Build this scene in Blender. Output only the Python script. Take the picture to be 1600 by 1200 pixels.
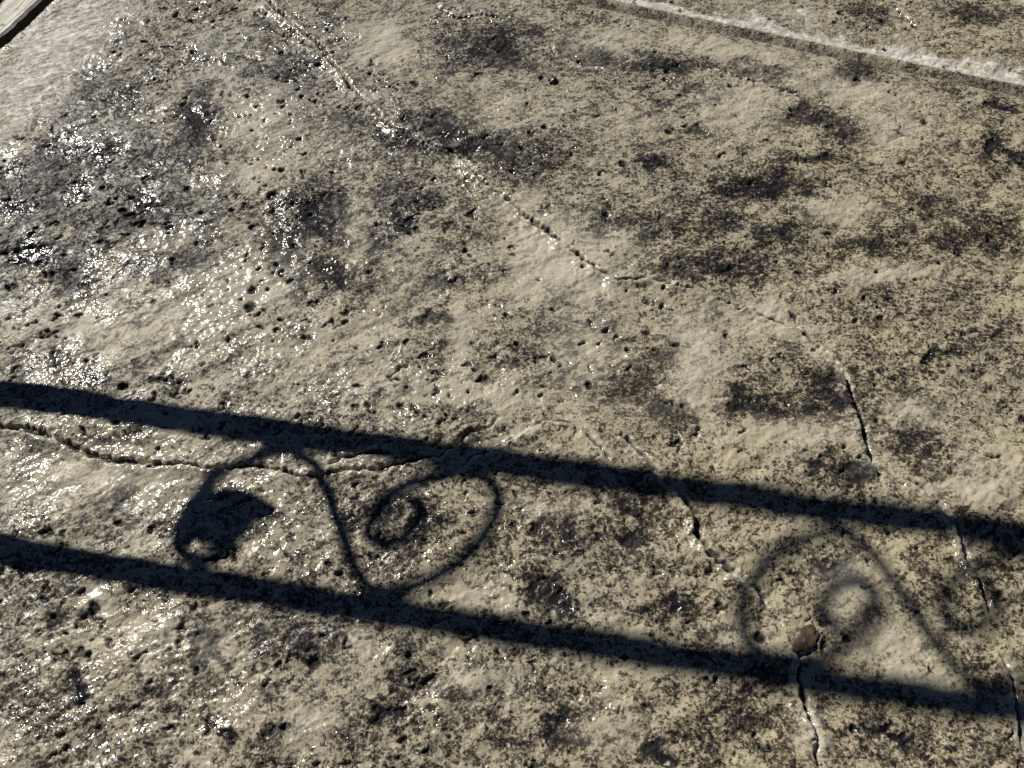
import bpy, bmesh, math, random
import numpy as np
from mathutils import Vector, Matrix

# ------------------------------------------------------------------ camera
F_PX, W_PX, H_PX = 1202.0, 1600.0, 1200.0
PITCH = math.radians(59.3)          # looking down
CAM_H = 1.25
SUN_EL = math.radians(40.0)
SUN_AZ = math.radians(49.0)         # to the left of the view direction (+y)

scene = bpy.context.scene
for o in list(bpy.data.objects):
    bpy.data.objects.remove(o, do_unlink=True)
col = scene.collection

cam = bpy.data.cameras.new('camera')
cam.sensor_fit = 'HORIZONTAL'
cam.sensor_width = 36.0
cam.lens = 36.0 * F_PX / W_PX
cam.clip_start = 0.02
cam.clip_end = 2000.0
cam_o = bpy.data.objects.new('camera', cam)
cam_o.location = (0, 0, CAM_H)
cam_o.rotation_euler = (math.pi / 2 - PITCH, 0, 0)
col.objects.link(cam_o)
scene.camera = cam_o

# ------------------------------------------------------------------ sky, sun, exposure
S_H = np.array([-math.sin(SUN_AZ), math.cos(SUN_AZ)])     # horizontal direction towards the sun
COT = 1.0 / math.tan(SUN_EL)
world = bpy.data.worlds.new('World')
scene.world = world
world.use_nodes = True
wn = world.node_tree
wn.nodes.clear()
sky = wn.nodes.new('ShaderNodeTexSky')
sky.sky_type = 'NISHITA'
sky.sun_disc = False
sky.sun_elevation = SUN_EL
sky.sun_rotation = -SUN_AZ          # rotation 0 = +y, positive turns to +x
sky.altitude = 2500.0
sky.air_density = 0.38
sky.dust_density = 0.0
sky.ozone_density = 2.0
bg = wn.nodes.new('ShaderNodeBackground')
bg.inputs['Strength'].default_value = 0.05
wo = wn.nodes.new('ShaderNodeOutputWorld')
wn.links.new(sky.outputs[0], bg.inputs['Color'])
wn.links.new(bg.outputs[0], wo.inputs['Surface'])

sun = bpy.data.lights.new('sun', 'SUN')
sun.energy = 5.0
sun.angle = math.radians(0.53)
sun.color = (1.0, 0.955, 0.87)
sun_o = bpy.data.objects.new('sun', sun)
to_sun = Vector((S_H[0] * math.cos(SUN_EL), S_H[1] * math.cos(SUN_EL), math.sin(SUN_EL)))
sun_o.rotation_euler = to_sun.to_track_quat('Z', 'Y').to_euler()
sun_o.location = to_sun * 20
col.objects.link(sun_o)

scene.view_settings.view_transform = 'Standard'
scene.view_settings.look = 'None'
scene.view_settings.gamma = 1.0
scene.view_settings.exposure = 0.0
scene.view_settings.use_curve_mapping = False
scene.render.engine = 'CYCLES'
scene.cycles.use_denoising = False
scene.cycles.max_bounces = 4

rng = np.random.default_rng(7)
random.seed(7)


def ground(u, v):
    """photo pixel -> point on the ground plane"""
    x = (np.asarray(u, float) - 800) / F_PX
    y = -(np.asarray(v, float) - 600) / F_PX
    dy = math.cos(PITCH) + y * math.sin(PITCH)
    dz = -math.sin(PITCH) + y * math.cos(PITCH)
    t = CAM_H / -dz
    return np.stack([x * t, dy * t], -1)


# ------------------------------------------------------------------ noise
_perm = rng.permutation(256).astype(np.int32)
_perm2 = np.concatenate([_perm, _perm])
_ang = rng.random(256) * 2 * np.pi
_gx, _gy = np.cos(_ang).astype(np.float32), np.sin(_ang).astype(np.float32)


def pn(x, y, seed=0):
    """gradient noise about -0.7..0.7"""
    x = x + seed * 17.37
    y = y + seed * 9.71
    xi = np.floor(x).astype(np.int32)
    yi = np.floor(y).astype(np.int32)
    fx = (x - xi).astype(np.float32)
    fy = (y - yi).astype(np.float32)
    xi &= 255
    yi &= 255
    ux = fx * fx * fx * (fx * (fx * 6 - 15) + 10)
    uy = fy * fy * fy * (fy * (fy * 6 - 15) + 10)

    def g(ix, iy, dx, dy):
        h = _perm2[_perm2[ix & 255] + (iy & 255)]
        return _gx[h] * dx + _gy[h] * dy
    a = g(xi, yi, fx, fy)
    b = g(xi + 1, yi, fx - 1, fy)
    c = g(xi, yi + 1, fx, fy - 1)
    d = g(xi + 1, yi + 1, fx - 1, fy - 1)
    ab = a + ux * (b - a)
    cd = c + ux * (d - c)
    return ab + uy * (cd - ab)


def fbm(x, y, octs, seed=0, gain=0.5):
    r = 0
    a = 1.0
    for k in range(octs):
        r = r + a * pn(x * 2.03 ** k, y * 2.03 ** k, seed + k * 3)
        a *= gain
    return r


def sstep(a, b, x):
    t = np.clip((x - a) / (b - a), 0, 1)
    return t * t * (3 - 2 * t)


# ------------------------------------------------------------------ slab frame: u along the control joint, w across it
J0, J1 = ground(929, 9), ground(1600, 150)
U = (J1 - J0) / np.linalg.norm(J1 - J0)
V = np.array([-U[1], U[0]])
WJ = float(J0 @ V)                              # near lip of the joint
UE = float((ground(0, 74.7) @ U + ground(80, 0) @ U) / 2)   # left end of the slab


def uw(p):
    p = np.asarray(p, float)
    return np.stack([p @ U, p @ V], -1)


# ------------------------------------------------------------------ materials
def new_mat(name):
    m = bpy.data.materials.new(name)
    m.use_nodes = True
    nt = m.node_tree
    return m, nt, nt.nodes['Principled BSDF']


class NT:
    def __init__(self, nt):
        self.nt = nt

    def n(self, t, **kw):
        nd = self.nt.nodes.new(t)
        for k, v in kw.items():
            setattr(nd, k, v)
        return nd

    def val(self, sock, v):
        if hasattr(v, 'bl_idname') or hasattr(v, 'is_output'):
            self.nt.links.new(v, sock)
        else:
            sock.default_value = v

    def math(self, op, a, b=0.0, c=None, clamp=False):
        nd = self.n('ShaderNodeMath', operation=op)
        nd.use_clamp = clamp
        self.val(nd.inputs[0], a)
        self.val(nd.inputs[1], b)
        if c is not None:
            self.val(nd.inputs[2], c)
        return nd.outputs[0]

    def noise(self, vec, scale, detail=4, rough=0.5, dist=0.0):
        nd = self.n('ShaderNodeTexNoise')
        self.nt.links.new(vec, nd.inputs['Vector'])
        nd.inputs['Scale'].default_value = scale
        nd.inputs['Detail'].default_value = detail
        nd.inputs['Roughness'].default_value = rough
        nd.inputs['Distortion'].default_value = dist
        return nd.outputs['Fac']

    def ramp(self, v, lo, hi, a=0.0, b=1.0):
        nd = self.n('ShaderNodeMapRange', interpolation_type='SMOOTHSTEP')
        self.val(nd.inputs['Value'], v)
        for k, q in zip(('From Min', 'From Max', 'To Min', 'To Max'), (lo, hi, a, b)):
            nd.inputs[k].default_value = q
        return nd.outputs['Result']

    def mix(self, f, a, b):
        nd = self.n('ShaderNodeMix', data_type='RGBA')
        self.val(nd.inputs['Factor'], f)
        for s, v in ((nd.inputs['A'], a), (nd.inputs['B'], b)):
            if isinstance(v, tuple):
                s.default_value = (*v, 1)
            else:
                self.nt.links.new(v, s)
        return nd.outputs['Result']

    def attr(self, name):
        nd = self.n('ShaderNodeAttribute', attribute_name=name)
        return nd.outputs['Fac']


def concrete_material():
    m, nt, b = new_mat('stamped_concrete')
    t = NT(nt)
    co = t.n('ShaderNodeTexCoord').outputs['Object']
    # streaky coordinates (the stamp's grain runs obliquely)
    mp = t.n('ShaderNodeMapping')
    mp.inputs['Rotation'].default_value = (0, 0, math.radians(-28))
    mp.inputs['Scale'].default_value = (0.88, 1.15, 1.0)
    nt.links.new(co, mp.inputs['Vector'])
    st = mp.outputs['Vector']
    big = t.noise(co, 6.0, 5, 0.6)
    mid = t.noise(st, 24.0, 7, 0.68, 0.5)
    fine = t.noise(st, 82.0, 4, 0.62, 0.8)
    fine2 = t.noise(co, 175.0, 3, 0.6, 0.4)
    # pale filaments (laitance) between darker specks
    fil = t.math('ABSOLUTE', t.math('SUBTRACT', fine, 0.5))
    fil = t.ramp(fil, 0.0, 0.09)                  # 0 on the filaments
    wn_ = t.n('ShaderNodeTexNoise')
    wn_.inputs['Scale'].default_value = 70.0
    wn_.inputs['Detail'].default_value = 3.0
    nt.links.new(co, wn_.inputs['Vector'])
    wv = t.n('ShaderNodeVectorMath', operation='MULTIPLY_ADD')
    nt.links.new(wn_.outputs['Color'], wv.inputs[0])
    wv.inputs[1].default_value = (0.016, 0.016, 0.016)
    nt.links.new(co, wv.inputs[2])
    cells = []
    for sc_ in (75.0, 150.0):
        vo = t.n('ShaderNodeTexVoronoi', feature='DISTANCE_TO_EDGE')
        vo.inputs['Scale'].default_value = sc_
        nt.links.new(wv.outputs[0], vo.inputs['Vector'])
        cells.append(t.ramp(vo.outputs['Distance'], 0.02, 0.22))     # 0 on the walls between cells
    dark, pale, pit, white, warm = (t.attr(k) for k in ('dark', 'pale', 'pit', 'white', 'warm'))
    mid2 = t.noise(st, 46.0, 6, 0.7, 0.9)
    # broad pattern: release colour against worn, paler paste
    Mx = t.math('MULTIPLY_ADD', t.math('SUBTRACT', big, 0.5), 1.8, 0.36)
    Mx = t.math('MULTIPLY_ADD', t.math('SUBTRACT', mid, 0.5), 3.4, Mx)
    Mx = t.math('MULTIPLY_ADD', t.math('SUBTRACT', mid2, 0.5), 2.4, Mx)
    Mx = t.math('MULTIPLY_ADD', dark, 1.3, Mx)
    Mx = t.math('MULTIPLY_ADD', pale, -1.1, Mx)
    # fine speckle and veins, weaker where the paste is worn smooth
    sp = t.math('MULTIPLY', t.math('SUBTRACT', fine, 0.5), 3.0)
    sp = t.math('MULTIPLY_ADD', t.math('SUBTRACT', fine2, 0.5), 2.6, sp)
    sp = t.math('MULTIPLY_ADD', t.math('SUBTRACT', fil, 0.6), 0.30, sp)
    sp = t.math('MULTIPLY_ADD', t.math('SUBTRACT', cells[0], 0.72), 0.35, sp)
    sp = t.math('MULTIPLY_ADD', t.math('SUBTRACT', cells[1], 0.72), 0.45, sp)
    D = t.math('MULTIPLY_ADD', sp, t.ramp(Mx, -0.7, 0.0, 0.45, 1.0), Mx)
    f1 = t.ramp(D, -0.22, 0.52)
    f2 = t.ramp(D, 0.50, 1.10)
    tan_c = t.mix(warm, (0.36, 0.34, 0.285), (0.42, 0.37, 0.25))
    tan = t.mix(t.ramp(big, 0.35, 0.65), tan_c, (0.38, 0.34, 0.255))
    brown = t.mix(warm, (0.098, 0.090, 0.085), (0.108, 0.088, 0.058))
    c = t.mix(f1, tan, brown)
    c = t.mix(f2, c, (0.016, 0.015, 0.017))
    c = t.mix(t.math('MULTIPLY', pale, t.ramp(mid2, 0.35, 0.65, 0.95, 0.45)), c, (0.55, 0.51, 0.42))
    wf = t.ramp(t.math('MULTIPLY_ADD', t.math('SUBTRACT', mid, 0.5), 2.0, t.math('MULTIPLY_ADD', t.math('SUBTRACT', fine, 0.5), 1.4, white)), 0.30, 0.80)
    c = t.mix(t.math('MULTIPLY', wf, 0.92), c, t.mix(t.ramp(mid2, 0.36, 0.58), (0.74, 0.72, 0.67), (0.44, 0.42, 0.375)))
    c = t.mix(t.math('MULTIPLY', pit, 0.92), c, (0.012, 0.011, 0.011))
    nt.links.new(c, b.inputs['Base Color'])
    # sealer: glossy where it is whole, dull where efflorescence has lifted it
    gl = t.noise(co, 9.0, 4, 0.6)
    glm = t.ramp(t.math('MULTIPLY_ADD', t.attr('gloss'), -0.22, gl), 0.36, 0.56)
    r = t.math('MULTIPLY_ADD', glm, 0.32, 0.14)
    wm = t.ramp(white, 0.40, 0.85)
    r = t.math('MULTIPLY_ADD', wm, 0.7, r, clamp=True)
    nt.links.new(r, b.inputs['Roughness'])
    nt.links.new(t.math('MULTIPLY', t.math('MULTIPLY_ADD', glm, -0.26, 0.34), t.math('SUBTRACT', 1.0, wm, clamp=True)), b.inputs['Specular IOR Level'])
    # micro relief under the sealer
    h1 = t.noise(co, 88.0, 1.5, 0.4, 0.3)
    h2 = t.noise(co, 55.0, 2, 0.45, 0.5)
    h3 = t.noise(co, 185.0, 1.0, 0.4, 0.0)
    hh = t.math('MULTIPLY_ADD', h3, 0.55, t.math('MULTIPLY_ADD', h2, 1.2, t.math('MULTIPLY', h1, 1.2)))
    bp = t.n('ShaderNodeBump')
    bs = t.math('MULTIPLY_ADD', pale, -0.5, t.ramp(t.noise(co, 5.0, 3, 0.6), 0.38, 0.6, 0.45, 1.0))
    nt.links.new(t.math('MAXIMUM', bs, 0.25), bp.inputs['Strength'])
    bp.inputs['Distance'].default_value = 0.0024
    nt.links.new(hh, bp.inputs['Height'])
    nt.links.new(bp.outputs['Normal'], b.inputs['Normal'])
    return m


def iron_material():
    m, nt, b = new_mat('black_wrought_iron')
    t = NT(nt)
    co = t.n('ShaderNodeTexCoord').outputs['Object']
    n = t.noise(co, 40, 5, 0.6)
    nt.links.new(t.mix(t.ramp(n, 0.55, 0.75), (0.012, 0.012, 0.013), (0.045, 0.028, 0.02)), b.inputs['Base Color'])
    b.inputs['Roughness'].default_value = 0.45
    b.inputs['Metallic'].default_value = 0.3
    bp = t.n('ShaderNodeBump')
    bp.inputs['Distance'].default_value = 0.0006
    nt.links.new(t.noise(co, 180, 4), bp.inputs['Height'])
    nt.links.new(bp.outputs['Normal'], b.inputs['Normal'])
    return m


def wood_material():
    m, nt, b = new_mat('bleached_timber')
    t = NT(nt)
    co = t.n('ShaderNodeTexCoord').outputs['Object']
    mp = t.n('ShaderNodeMapping')
    mp.inputs['Scale'].default_value = (1.0, 0.05, 1.0)     # grain along local y
    nt.links.new(co, mp.inputs['Vector'])
    g = t.noise(mp.outputs['Vector'], 130, 6, 0.65, 0.6)
    s = t.noise(co, 30, 5, 0.6)
    c = t.mix(t.ramp(g, 0.35, 0.62), (0.42, 0.39, 0.33), (0.74, 0.72, 0.66))
    c = t.mix(t.ramp(s, 0.58, 0.72), c, (0.20, 0.18, 0.145))
    nt.links.new(c, b.inputs['Base Color'])
    b.inputs['Roughness'].default_value = 0.8
    bp = t.n('ShaderNodeBump')
    bp.inputs['Distance'].default_value = 0.003
    nt.links.new(g, bp.inputs['Height'])
    nt.links.new(bp.outputs['Normal'], b.inputs['Normal'])
    return m


def soil_material():
    m, nt, b = new_mat('garden_soil')
    t = NT(nt)
    co = t.n('ShaderNodeTexCoord').outputs['Object']
    a = t.noise(co, 14, 8, 0.65)
    g = t.noise(co, 0.35, 4, 0.6)
    soil = t.mix(t.ramp(a, 0.35, 0.65), (0.030, 0.020, 0.012), (0.085, 0.06, 0.038))
    turf = t.mix(t.ramp(a, 0.35, 0.65), (0.022, 0.036, 0.010), (0.065, 0.085, 0.03))
    nt.links.new(t.mix(t.ramp(g, 0.45, 0.55), soil, turf), b.inputs['Base Color'])
    b.inputs['Roughness'].default_value = 0.95
    bp = t.n('ShaderNodeBump')
    bp.inputs['Distance'].default_value = 0.03
    nt.links.new(a, bp.inputs['Height'])
    nt.links.new(bp.outputs['Normal'], b.inputs['Normal'])
    return m


def plain_material(name, c1, c2, rough, scale=60.0, bump=0.001):
    m, nt, b = new_mat(name)
    t = NT(nt)
    co = t.n('ShaderNodeTexCoord').outputs['Object']
    n = t.noise(co, scale, 5, 0.6)
    nt.links.new(t.mix(t.ramp(n, 0.35, 0.65), c1, c2), b.inputs['Base Color'])
    b.inputs['Roughness'].default_value = rough
    bp = t.n('ShaderNodeBump')
    bp.inputs['Distance'].default_value = bump
    nt.links.new(n, bp.inputs['Height'])
    nt.links.new(bp.outputs['Normal'], b.inputs['Normal'])
    return m


M_CONC = concrete_material()
M_IRON = iron_material()
M_WOOD = wood_material()
M_SOIL = soil_material()
M_GAP_SHADE = plain_material('timber_gap_shade', (0.010, 0.008, 0.006), (0.024, 0.018, 0.012), .8, 60.0, .002)  # near-black timber: the gap's shade put into the board's side colour

# ------------------------------------------------------------------ traced features of the slab (photo pixels)
# (points, width m, depth m, lift m)  lift: the right-hand side (seen along the line) stands higher
CRACKS = [
    ([(405, -10), (450, 32), (470, 48), (500, 72), (510, 88), (530, 112), (550, 140), (575, 160), (595, 185), (615, 200),
      (650, 215), (690, 232), (718, 242), (735, 265), (760, 290), (790, 310), (815, 332), (840, 352), (870, 375), (900, 398),
      (930, 420), (965, 437), (1000, 436), (1040, 440), (1080, 452), (1120, 468), (1165, 480), (1200, 497), (1245, 515),
      (1270, 535), (1300, 565), (1322, 590), (1330, 625), (1348, 665), (1350, 690), (1365, 725), (1378, 755)], .0105, .0070, -.0075),
    ([(450, 56), (475, 70), (503, 84)], .010, .004, -.002),
    ([(-40, 655), (0, 665), (40, 668), (70, 680), (110, 695), (140, 710), (190, 720), (240, 722), (290, 725), (340, 730),
      (400, 728), (440, 732), (460, 742), (500, 745), (545, 735), (600, 733), (640, 718), (690, 713), (715, 690), (735, 675),
      (760, 668), (788, 648)], .0085, .0075, -.0045),
    ([(505, 732), (530, 715), (575, 707), (625, 708)], .006, .006, -.002),
    ([(905, 664), (930, 690), (950, 712), (962, 726)], .005, .004, 0.001),
    ([(955, 673), (985, 690), (1000, 705), (1018, 728), (1035, 750), (1070, 780), (1085, 800), (1090, 835), (1110, 865),
      (1135, 885), (1155, 900), (1180, 920), (1205, 955)], .0085, .0075, -.0060),
    ([(1225, 990), (1240, 1005), (1252, 1030), (1250, 1060), (1260, 1100), (1275, 1140), (1280, 1210)], .005, .005, -.003),
    ([(1405, 742), (1440, 762), (1470, 790), (1485, 810), (1500, 840), (1510, 870), (1525, 900), (1540, 935), (1550, 968)], .008, .007, -.007),
    ([(1562, 1010), (1580, 1060), (1588, 1120), (1602, 1180)], .006, .004, -.005),
    ([(1100, 104), (1140, 118), (1200, 136), (1250, 148), (1300, 172), (1340, 188), (1400, 208), (1440, 228), (1482, 256)], .011, .006, -.0055),
    ([(676, 2), (700, 22), (715, 27), (755, 22), (795, 31)], .010, .004, 0.0),
    ([(858, 66), (863, 82), (872, 92)], .007, .003, -.002),
    ([(872, 95), (910, 105), (955, 110)], .005, .002, -.001),
    ([(1385, 5), (1415, 25), (1432, 43), (1455, 54)], .010, .004, -.002),
    ([(700, 742), (745, 712), (790, 690), (850, 655), (905, 660)], .004, .001, -.002),
]
# dark release colour: x, y, rx, ry, tilt deg, strength
DARK = [
    (310, 190, 26, 45, 10, 1.0), (120, 270, 130, 55, -15, .55), (235, 335, 75, 36, -10, .9), (315, 400, 55, 28, 0, .9),
    (45, 395, 55, 20, -5, 1.0), (110, 430, 22, 25, 0, .8), (525, 430, 48, 22, 10, 1.0), (505, 335, 45, 45, 0, .95),
    (440, 385, 30, 45, 0, .9), (625, 318, 60, 24, -12, .85), (640, 350, 22, 10, 0, 1.0), (690, 437, 60, 12, -5, .9),
    (672, 495, 38, 7, 4, 1.1), (585, 385, 25, 22, 0, .9), (765, 75, 60, 34, 0, .85), (850, 60, 60, 20, 0, .4),
    (700, 195, 55, 24, 8, .95), (760, 228, 70, 24, 5, .95), (665, 225, 24, 12, 0, .9), (905, 85, 45, 22, 10, .8),
    (1010, 102, 110, 12, 4, .75), (1170, 112, 80, 10, 8, .85), (1080, 140, 50, 10, 0, .5), (1085, 203, 34, 9, 0, 1.2), (1035, 158, 22, 12, 0, 1.0),
    (1020, 250, 28, 18, 0, 1.0), (1180, 290, 70, 18, -4, .9), (1140, 300, 30, 12, 0, .6), (1255, 185, 45, 14, 0, 1.0), (1312, 208, 22, 16, 0, 1.1),
    (1280, 245, 40, 8, 0, .9), (1100, 418, 75, 18, 0, .85), (1045, 416, 22, 10, 0, .9), (1360, 380, 50, 24, 0, .9),
    (1215, 365, 45, 24, 0, .8), (1170, 630, 42, 24, 0, 1.0), (1045, 640, 36, 18, 10, 1.15), (990, 605, 70, 34, 0, .55), (1020, 545, 50, 24, 0, .7),
    (890, 575, 50, 26, -10, .6), (870, 515, 60, 18, -10, .55), (1335, 735, 30, 16, 0, 1.0), (1278, 728, 30, 12, 0, .9), (1422, 690, 42, 26, 0, .75),
    (1300, 615, 45, 34, 0, .75), (1400, 600, 40, 40, 0, .4), (1455, 562, 12, 24, 10, 1.1), (1475, 552, 24, 6, 0, 1.0), (1552, 225, 12, 24, 20, 1.2), (1585, 243, 22, 9, 10, 1.2),
    (1565, 165, 16, 8, 0, 1.1), (1445, 187, 10, 6, 0, 1.1), (1340, 105, 30, 14, 0, .9), (1350, 20, 45, 12, 0, .5), (1520, 20, 60, 14, 0, .4),
    (320, 1000, 14, 45, 8, 1.1), (100, 965, 26, 14, 0, 1.1), (112, 1075, 16, 24, 0, 1.1), (178, 790, 32, 16, -15, .9), (250, 830, 60, 20, 0, .4), (600, 1010, 36, 20, 0, .7),
    (470, 1000, 60, 30, 0, .6), (608, 1112, 24, 12, 0, 1.1), (440, 1145, 26, 16, -30, 1.0), (350, 1132, 12, 10, 0, 1.1), (640, 1060, 50, 30, 0, .5),
    (850, 925, 24, 26, 40, 1.1), (880, 950, 30, 14, 30, 1.0), (1060, 952, 20, 20, 0, 1.0), (1025, 945, 26, 12, 0, .8), (1000, 800, 30, 16, 30, .8),
    (880, 820, 70, 44, 0, .55), (930, 850, 18, 12, 0, .9), (985, 845, 20, 12, 0, .9), (865, 1130, 30, 26, 20, .8), (905, 1150, 30, 40, 0, .55), (1040, 1170, 18, 20, 0, 1.0),
    (1090, 1150, 45, 22, 0, .5), (1150, 1110, 70, 30, -10, .5), (1305, 880, 32, 13, 0, 1.1), (1230, 905, 14, 12, 0, .9), (1400, 1160, 60, 20, 10, .85),
    (1230, 1150, 40, 40, 0, .5), (530, 920, 60, 20, 0, .3), (640, 810, 40, 34, -30, .6), (560, 800, 18, 12, 0, .9), (450, 360, 20, 30, 0, .5),
    (1440, 320, 40, 20, 0, .4), (1560, 370, 40, 26, 0, .7), (1480, 380, 50, 20, 0, .5), (830, 240, 60, 40, 0, .35), (960, 350, 90, 40, 0, .5), (1100, 350, 60, 24, 0, .5),
    (150, 160, 60, 40, -30, .35), (220, 240, 50, 26, 0, .7), (60, 320, 70, 26, 0, .5), (480, 180, 60, 30, 20, .4), (580, 200, 50, 20, 20, .4),
    (440, 120, 50, 40, 0, .5), (690, 590, 14, 9, 0, 1.1), (585, 612, 14, 9, 0, 1.2), (640, 608, 26, 10, 0, 1.2), (735, 640, 20, 7, 0, 1.0),
    (95, 555, 14, 14, 0, 1.2), (250, 585, 26, 10, 0, 1.2), (150, 600, 30, 12, 0, .8), (385, 590, 16, 10, 0, 1.0),
    (560, 1150, 40, 30, 0, .4), (40, 920, 60, 24, 0, .5), (270, 1090, 30, 20, 0, .5), (730, 1080, 30, 30, 0, .5), (760, 1150, 40, 30, 0, .4),
    (1480, 900, 50, 40, 0, .35), (1560, 900, 40, 30, 0, .4), (1540, 1060, 40, 20, 0, .5), (1390, 950, 50, 40, 0, .25),
]
PALE = [
    (880, 405, 85, 55, 20, .95), (915, 545, 55, 45, -40, .6), (815, 318, 26, 26, 30, .6), (380, 440, 70, 55, 0, .75), (300, 510, 60, 50, 0, .5),
    (420, 185, 60, 45, 0, .6), (410, 265, 40, 24, 0, .5), (600, 65, 45, 34, 30, .75), (640, 100, 30, 20, 0, .4), (790, 160, 70, 40, 0, .3), (1160, 165, 60, 40, 0, .55),
    (1085, 545, 40, 55, 0, .8), (1085, 620, 40, 30, 0, .5), (720, 530, 14, 60, 0, .7), (1130, 75, 120, 16, 8, .5), (930, 70, 60, 20, 0, .4),
    (270, 372, 45, 14, 0, .6), (1330, 140, 110, 20, 10, .6), (1400, 200, 50, 24, 0, .5), (1310, 330, 40, 20, 0, .6), (1200, 500, 60, 20, 10, .8), (1380, 425, 70, 12, -5, .7),
    (180, 740, 130, 40, 0, .6), (280, 660, 90, 14, 0, .5), (700, 610, 240, 24, 6, .5), (150, 930, 24, 20, 0, .7), (240, 1000, 100, 30, 0, .5), (560, 1020, 26, 20, 0, .6),
    (480, 1130, 30, 24, 0, .6), (740, 1060, 60, 14, 0, .6), (840, 790, 60, 14, 0, .5), (1240, 680, 100, 20, 0, .5), (1430, 640, 40, 16, 0, .6),
    (1340, 920, 40, 40, 0, .6), (1400, 1010, 60, 30, 0, .6), (960, 1140, 40, 40, 0, .4), (740, 940, 50, 16, 10, .6), (1250, 1130, 20, 40, 0, .5), (1500, 760, 90, 14, 10, .6),
    (1180, 990, 50, 30, 0, .3), (1550, 720, 50, 30, 0, .4), (520, 530, 120, 24, -10, .4), (150, 510, 120, 40, 0, .35), (560, 360, 20, 50, 0, .5), (970, 560, 40, 10, 0, .3),
    (1000, 190, 80, 24, 0, .3), (1440, 1060, 80, 16, 10, .5), (640, 440, 40, 40, 0, .3),
]
# whole, shiny sealer (+) and worn sealer (-)
GLOSS = [
    (380, 440, 80, 60, 0, .9), (420, 200, 70, 60, 0, .8), (270, 380, 60, 20, 0, .7), (310, 780, 90, 40, 0, 1.0), (680, 880, 110, 40, 0, 1.0), (430, 800, 60, 70, 0, .9),
    (200, 1140, 90, 50, 20, 1.1), (50, 1110, 80, 40, 0, 1.0), (910, 530, 60, 50, 0, .9), (960, 440, 60, 30, 0, .7), (730, 590, 120, 60, 0, .5), (210, 950, 60, 30, 0, .9), (120, 690, 120, 24, 0, 1.0),
    (880, 400, 70, 40, 0, .5), (480, 60, 60, 50, 0, .7), (1140, 170, 60, 40, 0, .7), (980, 120, 40, 14, 0, .7), (1430, 500, 90, 40, 0, .6), (1130, 870, 40, 50, 40, 1.0), (1460, 770, 40, 50, 30, .9),
    (500, 1180, 60, 30, 0, .9), (100, 590, 120, 30, 0, .7), (600, 620, 160, 30, 0, .6), (1500, 950, 50, 60, 0, .6), (1250, 990, 40, 30, 0, .8), (700, 250, 40, 40, 0, .5), (1350, 60, 100, 20, 0, .5),
]
WORN = [(150, 240, 190, 110, -10, .9), (40, 420, 110, 70, 0, .5), (1000, 300, 160, 70, 0, .4), (560, 300, 100, 80, 0, .4), (1250, 640, 160, 80, 0, .5), (900, 1050, 200, 80, 0, .4)]
WHITE = [(70, 85, 190, 62, -44, .85), (-10, 200, 90, 40, -50, .6), (140, 40, 50, 30, -40, .45), (1255, 25, 45, 22, 10, .6), (1415, 70, 34, 18, 60, .55), (1570, 92, 24, 8, 0, .5), (1140, 25, 50, 14, 10, .4)]


# ------------------------------------------------------------------ slab height field
def axis(a, b, fine0, fine1, grow=1.10, big=0.25):
    """coordinates a..(dense lo..hi)..b ; fine0/fine1 = (start, end, step0, step1)"""
    lo, hi, s0, s1 = fine0
    pts = [lo]
    while pts[-1] < hi:
        k = (pts[-1] - lo) / (hi - lo)
        pts.append(pts[-1] + s0 + (s1 - s0) * k)
    pts[-1] = hi
    left, s, x = [], s0, lo
    while x > a + 1e-6:
        s = min(s * grow, big)
        x = max(a, x - s)
        left.append(x)
    right, s, x = [], s1, pts[-1]
    while x < b - 1e-6:
        s = min(s * grow, big)
        x = min(b, x + s)
        right.append(x)
    return np.array(left[::-1] + pts + right)


corn = uw(ground([0, 1600, 0, 1600], [0, 0, 1200, 1200]))
U_LO, U_HI = corn[:, 0].min() - .04, corn[:, 0].max() + .04
W_LO, W_HI = corn[:, 1].min() - .04, corn[:, 1].max() + .04


def blobs(lst, x, y, cut=4.6):
    out = np.zeros_like(x)
    xr, yr = .8 * x + .6 * y, .8 * y - .6 * x
    wx = x + .036 * fbm(xr * 14, yr * 14, 4, 41, .6)
    wy = y + .036 * fbm(xr * 14, yr * 14, 4, 47, .6)
    for (px, py, rx, ry, an, am) in lst:
        c = ground(px, py)
        a = math.radians(an)
        ex = ground(px + rx * math.cos(a), py + rx * math.sin(a)) - c
        ey = ground(px - ry * math.sin(a), py + ry * math.cos(a)) - c
        det = ex[0] * ey[1] - ex[1] * ey[0]
        R = cut * (abs(ex) + abs(ey)) / 1.6
        m = (np.abs(wx - c[0]) < R[0]) & (np.abs(wy - c[1]) < R[1])
        dx, dy = wx[m] - c[0], wy[m] - c[1]
        a_ = (dx * ey[1] - dy * ey[0]) / det
        b_ = (-dx * ex[1] + dy * ex[0]) / det
        r2 = a_ * a_ + b_ * b_
        v = am * np.exp(-r2 * .8)
        out[m] = np.maximum(out[m], v) + .15 * np.minimum(out[m], v)
    return out


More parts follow.
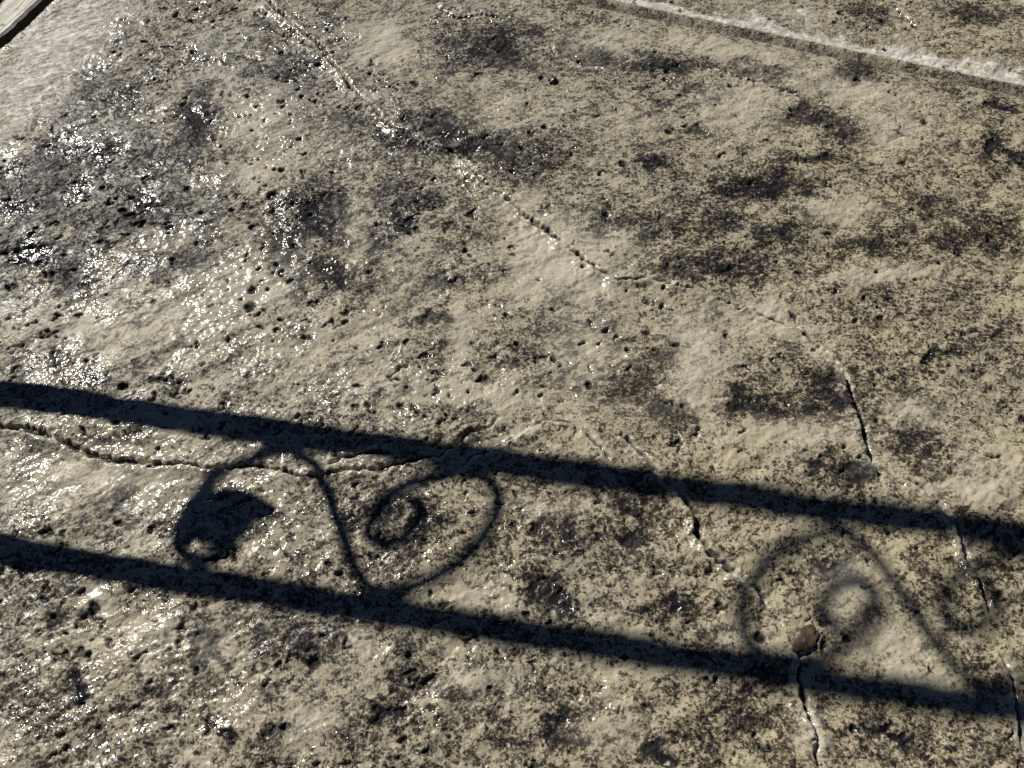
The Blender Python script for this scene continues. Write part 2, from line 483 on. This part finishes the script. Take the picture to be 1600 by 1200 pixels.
def polyline_field(pts, x, y, reach):
    """unsigned distance, signed distance (left positive) and arclength to a polyline, within reach"""
    g = ground([p[0] for p in pts], [p[1] for p in pts])
    lo, hi = g.min(0) - reach, g.max(0) + reach
    m = (x > lo[0]) & (x < hi[0]) & (y > lo[1]) & (y < hi[1])
    X, Y = x[m], y[m]
    X = X + .006 * pn(X * 32, Y * 32, 71) + .0036 * pn(X * 95, Y * 95, 72)
    Y = Y + .006 * pn(X * 32, Y * 32, 73) + .0036 * pn(X * 95, Y * 95, 74)
    best = np.full(X.shape, 1e9)
    sg = np.zeros(X.shape)
    al = np.zeros(X.shape)
    L = 0
    for i in range(len(g) - 1):
        a, b = g[i], g[i + 1]
        d = b - a
        ln = np.linalg.norm(d)
        d = d / ln
        t = np.clip((X - a[0]) * d[0] + (Y - a[1]) * d[1], 0, ln)
        qx, qy = X - a[0] - t * d[0], Y - a[1] - t * d[1]
        r = np.hypot(qx, qy)
        k = r < best
        best[k] = r[k]
        sg[k] = np.sign(d[0] * qy - d[1] * qx)[k]
        al[k] = (L + t)[k]
        L += ln
    return m, best, sg, al, L


def slab_fields(u, w):
    """world x, y, height and surface attributes for slab coordinates"""
    x = u * U[0] + w * V[0]
    y = u * U[1] + w * V[1]
    ca, sa = math.cos(math.radians(28)), math.sin(math.radians(28))
    p, q = (x * ca + y * sa) * .75, (-x * sa + y * ca) * 1.3     # grain coordinates
    wpx = x + .05 * fbm(x * 5, y * 5, 2, 3)
    wpy = y + .05 * fbm(x * 5, y * 5, 2, 5)
    z = .0040 * pn(wpx * 2.1, wpy * 2.1, 1) + .0030 * pn(wpx * 5.3, wpy * 5.3, 2)
    z = z + .0042 * fbm(p * 13, q * 13, 3, 6, .55)
    n = fbm(p * 9 + .3 * fbm(x * 20, y * 20, 2, 8), q * 9, 4, 10, .55)
    k = n * 5.0                                               # slate ledges
    z = z + .0011 * (np.floor(k) + sstep(.38, .62, k - np.floor(k)))
    rough = sstep(-.15, .35, fbm(x * 6, y * 6, 2, 20))        # some areas are rougher than others
    z = z + (.0007 + .0013 * rough) * fbm(x * 56 + .35 * p * 20, y * 62, 2, 22, .6)
    z = z + (.0003 + .0007 * rough) * pn(x * 145, y * 145, 26)
    pit = np.zeros_like(x)
    dark = np.zeros_like(x)
    rim = np.zeros_like(x)
    # cracks and pressed stone lines
    for pts, wd, dp, lift in CRACKS:
        reach = .07
        m, r, sg, al, L = polyline_field(pts, x, y, reach)
        if not m.any():
            continue
        X, Y = x[m], y[m]
        ends = np.minimum(sstep(0, .03, al), sstep(0, .03, L - al))
        wv = 0.95 * wd * (.75 + .7 * pn(X * 110, Y * 110, 37)) * (.45 + 1.1 * np.clip(.5 + .9 * pn(al * 24, al * 0 + .5, 31), 0, 1.3)) * (.3 + .7 * ends)
        dv = 1.9 * dp * np.clip(.85 + .8 * pn(al * 17, al * 0 + 3.5, 33), .45, 1.4) * ends
        prof = 1 - sstep(.25, 1.0, r / (wv + 1e-6))
        step = lift * ends * sg * np.exp(-r / .026) * sstep(0, .006, r) * 1.1
        step = step + .5 * abs(lift) * ends * np.exp(-((r - .012) / .008) ** 2)
        z[m] += step - dv * prof + .0055 * ends * np.exp(-((r - .007) / .006) ** 2) * np.clip(pn(X * 85, Y * 85, 38) + .12, 0, 1)
        deep = np.clip((1 - sstep(.45, 1.05, r / (wv + 1e-6))) * ends * (.6 + .5 * (dv > .9 * dp)), 0, 1)
        pit[m] = np.maximum(pit[m], .95 * deep * sstep(-.35, .05, pn(al * 22, al * 0 + 8, 35)))
        rim[m] = np.maximum(rim[m], ends * np.exp(-(r / .010) ** 2) * sstep(-.45, .15, pn(al * 13, al * 0 + 18, 36)))
    # pits
    P = []
    r2 = np.random.default_rng(11)
    N = 4200
    cu = r2.uniform(U_LO - .3, U_HI + .3, N)
    cw = r2.uniform(W_LO - .3, W_HI + .3, N)
    cx, cy = cu * U[0] + cw * V[0], cu * U[1] + cw * V[1]
    dens = sstep(-.30, .30, fbm(cx * 4.5, cy * 4.5, 3, 51)) * (.35 + .65 * sstep(.9, -.9, cx + .5 * (cy - .6)))
    keep = r2.random(N) < dens
    rad = np.exp(r2.normal(math.log(.0046), .50, N))
    rad = np.clip(rad, .0022, .015)
    us, ws = u[0, :], w[:, 0]
    wht = blobs(WHITE, x, y)
    wob = .0030 * pn(x * 130, y * 130, 61) + .0040 * pn(x * 60, y * 60, 62)
    for i in np.nonzero(keep)[0]:
        R = rad[i]
        e = r2.uniform(.45, 1.0)
        a = math.radians(28) + r2.normal(0, .6)
        i0, i1 = np.searchsorted(us, [cu[i] - 1.6 * R, cu[i] + 1.6 * R])
        j0, j1 = np.searchsorted(ws, [cw[i] - 1.6 * R, cw[i] + 1.6 * R])
        if i1 - i0 < 1 or j1 - j0 < 1:
            continue
        sl = (slice(j0, j1), slice(i0, i1))
        dx, dy = x[sl] - cx[i], y[sl] - cy[i]
        A = dx * math.cos(a) + dy * math.sin(a)
        B = (-dx * math.sin(a) + dy * math.cos(a)) / e
        r = np.hypot(A, B) + wob[sl] * min(1.0, R / .005)
        f = 1 - sstep(.55 * R, 1.1 * R, r)
        if wht[j0, i0] > .35:
            continue
        z[sl] -= f * min(.85 * R, .0055)
        pit[sl] = np.maximum(pit[sl], f * (1.0 if R > .0034 else .8))
    # ragged hollows the stamp left
    dm = sstep(-.25, .35, fbm(x * 4.5, y * 4.5, 3, 51)) * (.45 + .55 * sstep(.9, -.9, x + .5 * (y - .6)))
    nn = fbm(x * 34 + .5 * pn(x * 70, y * 70, 57), y * 38 + .5 * pn(x * 70, y * 70, 58), 3, 55, .5)
    hol = (1 - sstep(.2, .6, wht)) * sstep(.52 - .24 * dm, .68 - .24 * dm, nn)
    z -= .0045 * hol
    pit = np.maximum(pit, .95 * sstep(.25, .8, hol))
    dark = np.maximum(dark, blobs(DARK, x, y))
    z -= .0035 * sstep(.55, 1.0, dark + .35 * fbm(x * 40, y * 40, 2, 63))
    pale = np.maximum(blobs(PALE, x, y), .8 * rim)
    dark = dark * (1 - .6 * rim)
    white = np.maximum(wht, .40 * rim)
    # efflorescence along the far lip of the joint
    far = w - WJ - .045
    n2 = fbm(x * 7, y * 7, 3, 81)
    wd2 = .016 + .085 * np.clip(n2 + .08, 0, 1)
    eff = 1.55 * np.exp(-np.abs(far) / wd2) * sstep(-.012, .004, far)
    white = np.maximum(white, eff)
    warm = np.clip(.55 + .5 * x - .30 * (y - .9) + .35 * fbm(x * 3, y * 3, 2, 91), 0, 1)  # greyer far left, yellower near right; partly sky reflection put into the colour
    gloss = np.maximum(blobs(GLOSS, x, y) - blobs(WORN, x, y), 1.6 * rim)
    return x, y, z, dict(dark=dark, pale=pale, pit=pit, white=white, warm=warm, gloss=gloss)


def grid_mesh(name, us, ws, shape=None, mat=None):
    u, w = np.meshgrid(us, ws)
    x, y, z, at = slab_fields(u, w)
    if shape:
        z, at = shape(u, w, z, at)
    ny, nx = x.shape
    # skirt: the slab's sides go down 10 cm
    def ring(a):
        return np.concatenate([a[0, :], a[1:, -1], a[-1, -2::-1], a[-2:0:-1, 0]])
    idx = np.arange(nx * ny, dtype=np.int32).reshape(ny, nx)
    rb = ring(idx)
    nb = len(rb)
    co = np.stack([x, y, z], -1).reshape(-1, 3)
    sk = co[rb].copy()
    sk[:, 2] = -.10
    co = np.concatenate([co, sk]).astype(np.float32)
    q = np.stack([idx[:-1, :-1], idx[:-1, 1:], idx[1:, 1:], idx[1:, :-1]], -1).reshape(-1, 4)
    s0 = np.arange(nb, dtype=np.int32) + nx * ny
    q2 = np.stack([rb, s0, np.roll(s0, -1), np.roll(rb, -1)], -1)
    q = np.concatenate([q, q2]).astype(np.int32)
    me = bpy.data.meshes.new(name)
    me.vertices.add(len(co))
    me.vertices.foreach_set('co', co.ravel())
    me.loops.add(q.size)
    me.loops.foreach_set('vertex_index', q.ravel())
    me.polygons.add(len(q))
    me.polygons.foreach_set('loop_start', np.arange(0, q.size, 4, dtype=np.int32))
    sm = np.ones(len(q), dtype=bool)
    sm[-len(q2):] = False
    me.polygons.foreach_set('use_smooth', sm)
    me.update(calc_edges=True)
    for k, v in at.items():
        a = me.attributes.new(k, 'FLOAT', 'POINT')
        a.data.foreach_set('value', np.concatenate([v.ravel(), v.ravel()[rb]]).astype(np.float32))
    me.materials.append(mat)
    o = bpy.data.objects.new(name, me)
    col.objects.link(o)
    return o


def tag(o, label=None, cat=None, group=None, kind=None):
    for k, v in (('label', label), ('category', cat), ('group', group), ('kind', kind)):
        if v:
            o[k] = v
    return o


JW = .046          # width of the joint
us = axis(UE, UE + 9.0, (UE, U_HI, .0023, .0023), None)
ws_near = axis(-7.0, WJ, (W_LO, WJ, .0020, .0028), None)
ws_far = axis(WJ, WJ + 3.2, (WJ, W_HI, .0031, .0034), None)


def near_shape(u, w, z, at):
    d = WJ - w
    e = u - UE
    z = z * sstep(-.002, .05, d) - .004 * np.exp(-np.maximum(d, 0) / .005) - .006 * np.exp(-np.maximum(e, 0) / .006)
    return z, at


def far_shape(u, w, z, at):
    # tooled joint: a face sloping up from the bottom of the joint to the far slab's lip
    d = w - WJ
    e = u - UE
    jag = .003 * fbm(u * 40, u * 0 + 2, 3, 95)
    f = sstep(.004, JW + jag, d)
    z = z * sstep(.03, .08, d) - .024 * (1 - f) ** 1.2 + .0008 * pn(u * 90, d * 30, 96) - .006 * np.exp(-np.maximum(e, 0) / .006)
    at['dark'] = at['dark'] * f + .12 * (1 - f)
    at['pit'] = at['pit'] * f
    at['pale'] = at['pale'] * f + .24 * (1 - f)
    at['gloss'] = at['gloss'] * f - .8 * (1 - f)
    at['white'] = at['white'] * sstep(.75, .98, f)
    return z, at


slab_a = tag(grid_mesh('stamped_concrete_slab', us, ws_near, near_shape, M_CONC), kind='structure')
slab_b = tag(grid_mesh('stamped_concrete_slab', us, ws_far, far_shape, M_CONC), kind='structure')

# ------------------------------------------------------------------ ground around the slab
bm = bmesh.new()
bmesh.ops.create_grid(bm, x_segments=8, y_segments=8, size=600)
me = bpy.data.meshes.new('ground')
bm.to_mesh(me)
bm.free()
me.materials.append(M_SOIL)
gr = tag(bpy.data.objects.new('ground', me), kind='structure')
gr.location = (0, 0, -.10)
col.objects.link(gr)


def xyz(u, w, z=0.0):
    return Vector((u * U[0] + w * V[0], u * U[1] + w * V[1], z))


# ------------------------------------------------------------------ timber board along the slab's left end
def board():
    root_u = UE - .034
    width, L0, L1 = .095, -1.2, WJ + 3.0
    nl, nc = 520, 14
    o_w = (L0 + L1) / 2
    ls = np.linspace(L0 - o_w, L1 - o_w, nl)
    prof = []                                   # cross profile, across (0 = slab side) and height
    for k in range(nc):
        a = k / (nc - 1)
        prof.append((-width * a, 0.0))
    vs, fs = [], []
    for i, l in enumerate(ls):
        e0 = .010 * abs(float(pn(np.array(l * 22.), np.array(.5), 101))) + .006 * abs(float(pn(np.array(l * 70.), np.array(.5), 102)))
        ring = []
        ring.append((-e0 - .002, -.10))
        for k, (a, h) in enumerate(prof):
            aa = a - e0 * (1 - k / (nc - 1))
            hh = -.004 + .0022 * float(pn(np.array(a * 90.), np.array(l * 1.6), 103)) + .003 * float(pn(np.array(a * 25.), np.array(l * 6.), 104))
            if k in (0, nc - 1):
                hh -= .006
            ring.append((aa, hh))
        ring.append((-width - .001, -.10))
        for a, h in ring:
            vs.append((a, l, h))
    n = nc + 2
    for i in range(nl - 1):
        for k in range(n - 1):
            fs.append((i * n + k, i * n + k + 1, (i + 1) * n + k + 1, (i + 1) * n + k))
        fs.append((i * n + n - 1, i * n, (i + 1) * n, (i + 1) * n + n - 1))
    fs.append(tuple(range(n))[::-1])
    fs.append(tuple((nl - 1) * n + k for k in range(n)))
    me = bpy.data.meshes.new('timber_edging')
    me.from_pydata(vs, [], fs)
    bm = bmesh.new()
    bm.from_mesh(me)
    bmesh.ops.recalc_face_normals(bm, faces=bm.faces)
    bm.to_mesh(me)
    bm.free()
    me.materials.append(M_WOOD)
    me.materials.append(M_GAP_SHADE)
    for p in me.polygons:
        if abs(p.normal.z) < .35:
            p.material_index = 1  # upright faces get the painted gap shade
    o = bpy.data.objects.new('timber_edging', me)
    o.location = xyz(root_u, o_w)
    o.rotation_euler = (0, 0, math.atan2(U[1], U[0]))
    col.objects.link(o)
    tag(o, 'sun-bleached pale timber edging board beyond the dark gap in the top left corner', 'board')


board()

# bark chips behind the board
M_BARK = plain_material('bark_chips', (0.03, 0.017, 0.009), (0.11, 0.065, 0.034), .9, 40.0, .002)


def bark():
    vs, fs = [], []
    for i in range(3200):
        u = UE - .13 - abs(random.gauss(0, .28))
        w = random.uniform(-1.0, WJ + 2.6)
        c = xyz(u, w, -.095 + random.random() * .05)
        R = Matrix.Rotation(random.random() * 6.28, 3, 'Z') @ Matrix.Rotation(random.gauss(0, .5), 3, 'X') @ Matrix.Rotation(random.gauss(0, .5), 3, 'Y')
        L, B, T = random.uniform(.012, .045), random.uniform(.006, .018), random.uniform(.002, .006)
        b0 = len(vs)
        for sx, sy, sz in ((-1, -.6, -1), (1, -1, -1), (.8, 1, -1), (-.9, .8, -1), (-1, -.5, 1), (.9, -.9, 1), (.8, .8, 1), (-.8, .7, 1)):
            vs.append(tuple(c + R @ Vector((sx * L, sy * B, sz * T))))
        for f in ((0, 3, 2, 1), (4, 5, 6, 7), (0, 1, 5, 4), (1, 2, 6, 5), (2, 3, 7, 6), (3, 0, 4, 7)):
            fs.append(tuple(b0 + k for k in f))
    me = bpy.data.meshes.new('bark_mulch')
    me.from_pydata(vs, [], fs)
    me.materials.append(M_BARK)
    o = bpy.data.objects.new('bark_mulch', me)
    col.objects.link(o)
    tag(o, 'dark brown bark mulch beyond the pale timber board', 'mulch', kind='stuff')


bark()

# ------------------------------------------------------------------ wrought iron railing (stands out of the picture, its shadow is in it)
# Its plane is vertical; positions come from following its shadow back along the sun's rays.
GA, GB = ground(0, 860), ground(1600, 1113)              # shadow of the top rail, across the picture
s_hat = (GB - GA) / np.linalg.norm(GB - GA)
Z_A, Z_B = .80, 2.05                                     # height of the top rail over those points
m_slope = (Z_B - Z_A) / np.linalg.norm(GB - GA)
PLAN = s_hat + m_slope * COT * S_H
SLOPE = m_slope / np.linalg.norm(PLAN)                   # rise per metre of run
PLAN = PLAN / np.linalg.norm(PLAN)
NRM = np.array([PLAN[1], -PLAN[0]])
PA = GA + Z_A * COT * S_H                                # a point under the top rail


def to_rail(px, py):
    """shadow pixel -> (run, height) in the railing's plane"""
    G = ground(px, py)
    z = ((PA - G) @ NRM) / (COT * (S_H @ NRM))
    P = G + np.multiply.outer(z, COT * S_H) if np.ndim(z) else G + z * COT * S_H
    return np.stack([(P - PA) @ PLAN, z], -1)


def rp(s, z, off=0.0):
    """railing-plane coordinates -> world"""
    p = PA + s * PLAN + off * NRM
    return Vector((p[0], p[1], z))


def line_at(px1, py1, px2, py2):
    a, b = to_rail(px1, py1), to_rail(px2, py2)
    k = (b[1] - a[1]) / (b[0] - a[0])
    return lambda s: a[1] + k * (s - a[0]), k


top_z, k_top = line_at(0, 860, 1600, 1113)
low_z, k_low = line_at(0, 615, 1600, 837)

S_L = to_rail(-230, 824)[0]                              # lower end of the railing
S_K = to_rail(1720, 852)[0]                             # where it turns level
S_R = S_K + 1.75                                         # level end
Z_K = float(top_z(S_K))
Z_KL = float(low_z(S_K))

railing = bpy.data.objects.new('iron_railing', None)
base = rp(S_L, 0)
railing.location = base
col.objects.link(railing)
tag(railing, 'black wrought iron handrail with S scrolls between two rails, casting the shadow on the slab', 'railing')


def mesh_obj(name, bm, mat, parent=None):
    bmesh.ops.recalc_face_normals(bm, faces=bm.faces)
    me = bpy.data.meshes.new(name)
    bm.to_mesh(me)
    bm.free()
    me.materials.append(mat)
    o = bpy.data.objects.new(name, me)
    col.objects.link(o)
    if parent is not None:
        o.parent = parent
        o.matrix_parent_inverse = Matrix.Translation(-parent.location)
    return o


def sweep(bm, path, section, up=Vector((0, 0, 1)), cap=True, scale=None):
    """sweep a closed section (side, up') along a path lying in the railing plane"""
    side = Vector((NRM[0], NRM[1], 0))
    rings = []
    for i, p in enumerate(path):
        a = path[max(i - 1, 0)]
        b = path[min(i + 1, len(path) - 1)]
        t = (b - a).normalized()
        n = side.cross(t).normalized()
        k = scale[i] if scale else 1.0
        rings.append([bm.verts.new(p + side * (c[0] * k) + n * (c[1] * k)) for c in section])
    m = len(section)
    for r0, r1 in zip(rings, rings[1:]):
        for j in range(m):
            f = bm.faces.new((r0[j], r0[(j + 1) % m], r1[(j + 1) % m], r1[j]))
            f.smooth = True
    if cap:
        bm.faces.new(rings[0][::-1])
        bm.faces.new(rings[-1])


def rect_section(w, h, b=.15):
    c = min(w, h) * b
    w, h = w / 2, h / 2
    return [(-w + c, -h), (w - c, -h), (w, -h + c), (w, h - c), (w - c, h), (-w + c, h), (-w, h - c), (-w, -h + c)]


def round_section(r, n=10):
    return [(r * math.cos(2 * math.pi * k / n), r * math.sin(2 * math.pi * k / n)) for k in range(n)]


# shadow widths (perpendicular to the bar) -> bar sizes
nb_ = np.array([-s_hat[1], s_hat[0]])


def bar_height(pt, pb, thick):
    """height of a bar that is `thick` deep so that its shadow spans the two pixels"""
    w = abs((ground(*pt) - ground(*pb)) @ nb_)
    return (w - thick * abs(NRM @ nb_)) / (COT * abs(S_H @ nb_)) * math.cos(math.atan(SLOPE))


H_TOP = bar_height((800, 952), (800, 1012), .036)
H_LOW = bar_height((800, 701), (800, 752), .030)
print('rail heights', H_TOP, H_LOW, 'slope', math.degrees(math.atan(SLOPE)), 'k', k_top, k_low)

for nm, zf, zk, hh, th in (('top_rail', top_z, Z_K, H_TOP, .036), ('lower_rail', low_z, Z_KL, H_LOW, .030)):
    bm = bmesh.new()
    path = [rp(S_L - .02, float(zf(S_L - .02)))] + [rp(s, float(zf(s))) for s in np.linspace(S_L, S_K - .05, 24)]
    path += [rp(S_K - .02, zk - .5 * SLOPE * .02 - .002), rp(S_K + .02, zk), rp(S_R, zk)]
    sweep(bm, path, rect_section(th, hh, .2))
    mesh_obj(nm, bm, M_IRON, railing)

# S scrolls
HALF = [(530, 820), (538, 846), (553, 885), (569, 910), (588, 921), (608, 924), (646, 916), (685, 900), (724, 873), (755, 838),
        (774, 803), (778, 776), (766, 753), (735, 743), (693, 744), (646, 757), (608, 780), (580, 807), (573, 830),
        (586, 845), (608, 847), (636, 834), (657, 810), (662, 796), (654, 786), (640, 788)]
CEN = np.array([527, 812])
half = to_rail(np.array([p[0] for p in HALF]), np.array([p[1] for p in HALF]))
cen = to_rail(*CEN)
half = half - cen
ctrl = np.concatenate([-half[::-1], half])


def catmull(P, n=6):
    P = np.concatenate([[2 * P[0] - P[1]], P, [2 * P[-1] - P[-2]]])
    out = []
    for i in range(1, len(P) - 2):
        for k in range(n):
            t = k / n
            a, b, c, d = P[i - 1:i + 3]
            out.append(.5 * ((2 * b) + (-a + c) * t + (2 * a - 5 * b + 4 * c - d) * t * t + (-a + 3 * b - 3 * c + d) * t ** 3))
    out.append(P[-2])
    return np.array(out)


curve = catmull(ctrl, 6)
cen2 = to_rail(1428, 950)
PERIOD = cen2[0] - cen[0]
ROD = .0102


LEFT = [(446, 700), (408, 708), (369, 724), (330, 750), (299, 785), (280, 819), (274, 840), (286, 864), (318, 874), (352, 858), (380, 833), (392, 816)]
lft = to_rail(np.array([p[0] for p in LEFT]), np.array([p[1] for p in LEFT])) - cen
curve_mid = catmull(np.concatenate([lft[::-1], -half[4::-1], half]), 6)       # the middle scroll ends in a leaf


def scroll_at(c, slope=True, curve=curve):
    sh = 0.0
    bm = bmesh.new()
    pts = [rp(c[0] + q[0], c[1] + q[1] - (0 if slope else SLOPE * q[0])) for q in curve]
    n = len(pts)
    sc = [1 - .12 * math.exp(-min(i, n - 1 - i) / 5.0) for i in range(n)]
    sweep(bm, pts, round_section(ROD, 10), scale=sc)
    return mesh_obj('scroll', bm, M_IRON, railing)


for k in (-1, 0, 1):
    s = cen[0] + k * PERIOD
    if s > S_L + .2:
        scroll_at((s, cen[1] + k * PERIOD * SLOPE), curve=curve_mid if k == 0 else curve)
r_ring = (Z_K - H_TOP / 2 - Z_KL - H_LOW / 2) / 2 - ROD + .002
for s in (S_K + .45, S_K + .45 + 2.3 * r_ring):
    bm = bmesh.new()
    pts = [rp(s + r_ring * math.cos(a), (Z_K - H_TOP / 2 + Z_KL + H_LOW / 2) / 2 + r_ring * math.sin(a)) for a in np.linspace(0, 2 * math.pi, 49)]
    sweep(bm, pts, round_section(ROD, 10))
    mesh_obj('ring', bm, M_IRON, railing)

# cast leaf wrapped round the lower volute of the middle scroll
LEAF = [(272, 838), (276, 815), (284, 798), (300, 781), (329, 766), (375, 763), (408, 777), (440, 796), (426, 811), (396, 817),
        (390, 834), (369, 853), (350, 864), (340, 854), (312, 852), (330, 842), (345, 829), (343, 814), (327, 806), (310, 809),
        (301, 822), (303, 838), (295, 850), (276, 852)]
lf = to_rail(np.array([p[0] for p in LEAF]), np.array([p[1] for p in LEAF]))
bm = bmesh.new()
fr = [bm.verts.new(rp(a, b, .0035)) for a, b in lf]
bk = [bm.verts.new(rp(a, b, -.0035)) for a, b in lf]
bm.faces.new(fr)
bm.faces.new(bk[::-1])
for i in range(len(fr)):
    j = (i + 1) % len(fr)
    bm.faces.new((fr[i], bk[i], bk[j], fr[j]))
bmesh.ops.triangulate(bm, faces=bm.faces)
mesh_obj('leaf', bm, M_IRON, railing)


def post(s, ztop):
    bm = bmesh.new()
    sec = rect_section(.038, .038, .12)
    sweep(bm, [rp(s, 0.004), rp(s, ztop)], sec)
    p = mesh_obj('post', bm, M_IRON, railing)
    bm = bmesh.new()
    sweep(bm, [rp(s, -.010), rp(s, .012)], rect_section(.11, .11, .06))
    mesh_obj('base_plate', bm, M_IRON, railing)
    bm = bmesh.new()
    bmesh.ops.create_uvsphere(bm, u_segments=16, v_segments=10, radius=.030)
    bmesh.ops.translate(bm, verts=bm.verts, vec=rp(s, ztop + .024))
    for f in bm.faces:
        f.smooth = True
    mesh_obj('finial', bm, M_IRON, railing)


post(S_L, float(top_z(S_L)) + .05)
post(S_R, Z_K + .05)
for s in (S_L, S_K, S_R):
    print('rail at', [round(v, 2) for v in rp(s, float(top_z(min(s, S_K))))])

# ------------------------------------------------------------------ small litter on the slab
dg = bpy.context.evaluated_depsgraph_get()


def surf(px, py):
    g = ground(px, py)
    hit, loc, *_ = scene.ray_cast(dg, Vector((g[0], g[1], .03)), Vector((0, 0, -1)), distance=.2)
    return loc if hit else Vector((g[0], g[1], 0))


def lump(name, px, py, size, mat, label, cat, seed, flat=.6):
    c = surf(px, py)
    bm = bmesh.new()
    bmesh.ops.create_icosphere(bm, subdivisions=4, radius=1)
    rr = random.Random(seed)
    for v in bm.verts:
        d = v.co.copy()
        k = 1 + .55 * float(pn(np.array(d.x * 1.6 + seed), np.array(d.y * 1.6 + d.z), 5)) + .3 * float(pn(np.array(d.x * 4 + seed), np.array(d.y * 4 - d.z * 2), 6))
        v.co = Vector((d.x * size[0] * k, d.y * size[1] * k, d.z * size[2] * k))
    for f in bm.faces:
        f.smooth = True
    o = mesh_obj(name, bm, mat)
    o.location = c + Vector((0, 0, size[2] * .35))
    o.rotation_euler = (0, 0, rr.random() * 3)
    tag(o, label, cat)


M_MUD = plain_material('brown_mud', (0.045, 0.032, 0.022), (0.11, 0.08, 0.055), .35, 90.0, .002)
M_PEB = plain_material('dark_pebble', (0.012, 0.012, 0.014), (0.035, 0.033, 0.033), .3, 70.0, .001)
lump('mud_clod', 1256, 1000, (.026, .016, .004), M_MUD, 'brown crusty mud clod where the shadow scroll meets the lower bar', 'mud', 3)
lump('pebble', 864, 127, (.012, .010, .006), M_PEB, 'small blue-black pebble alone near the top centre of the slab', 'pebble', 5)
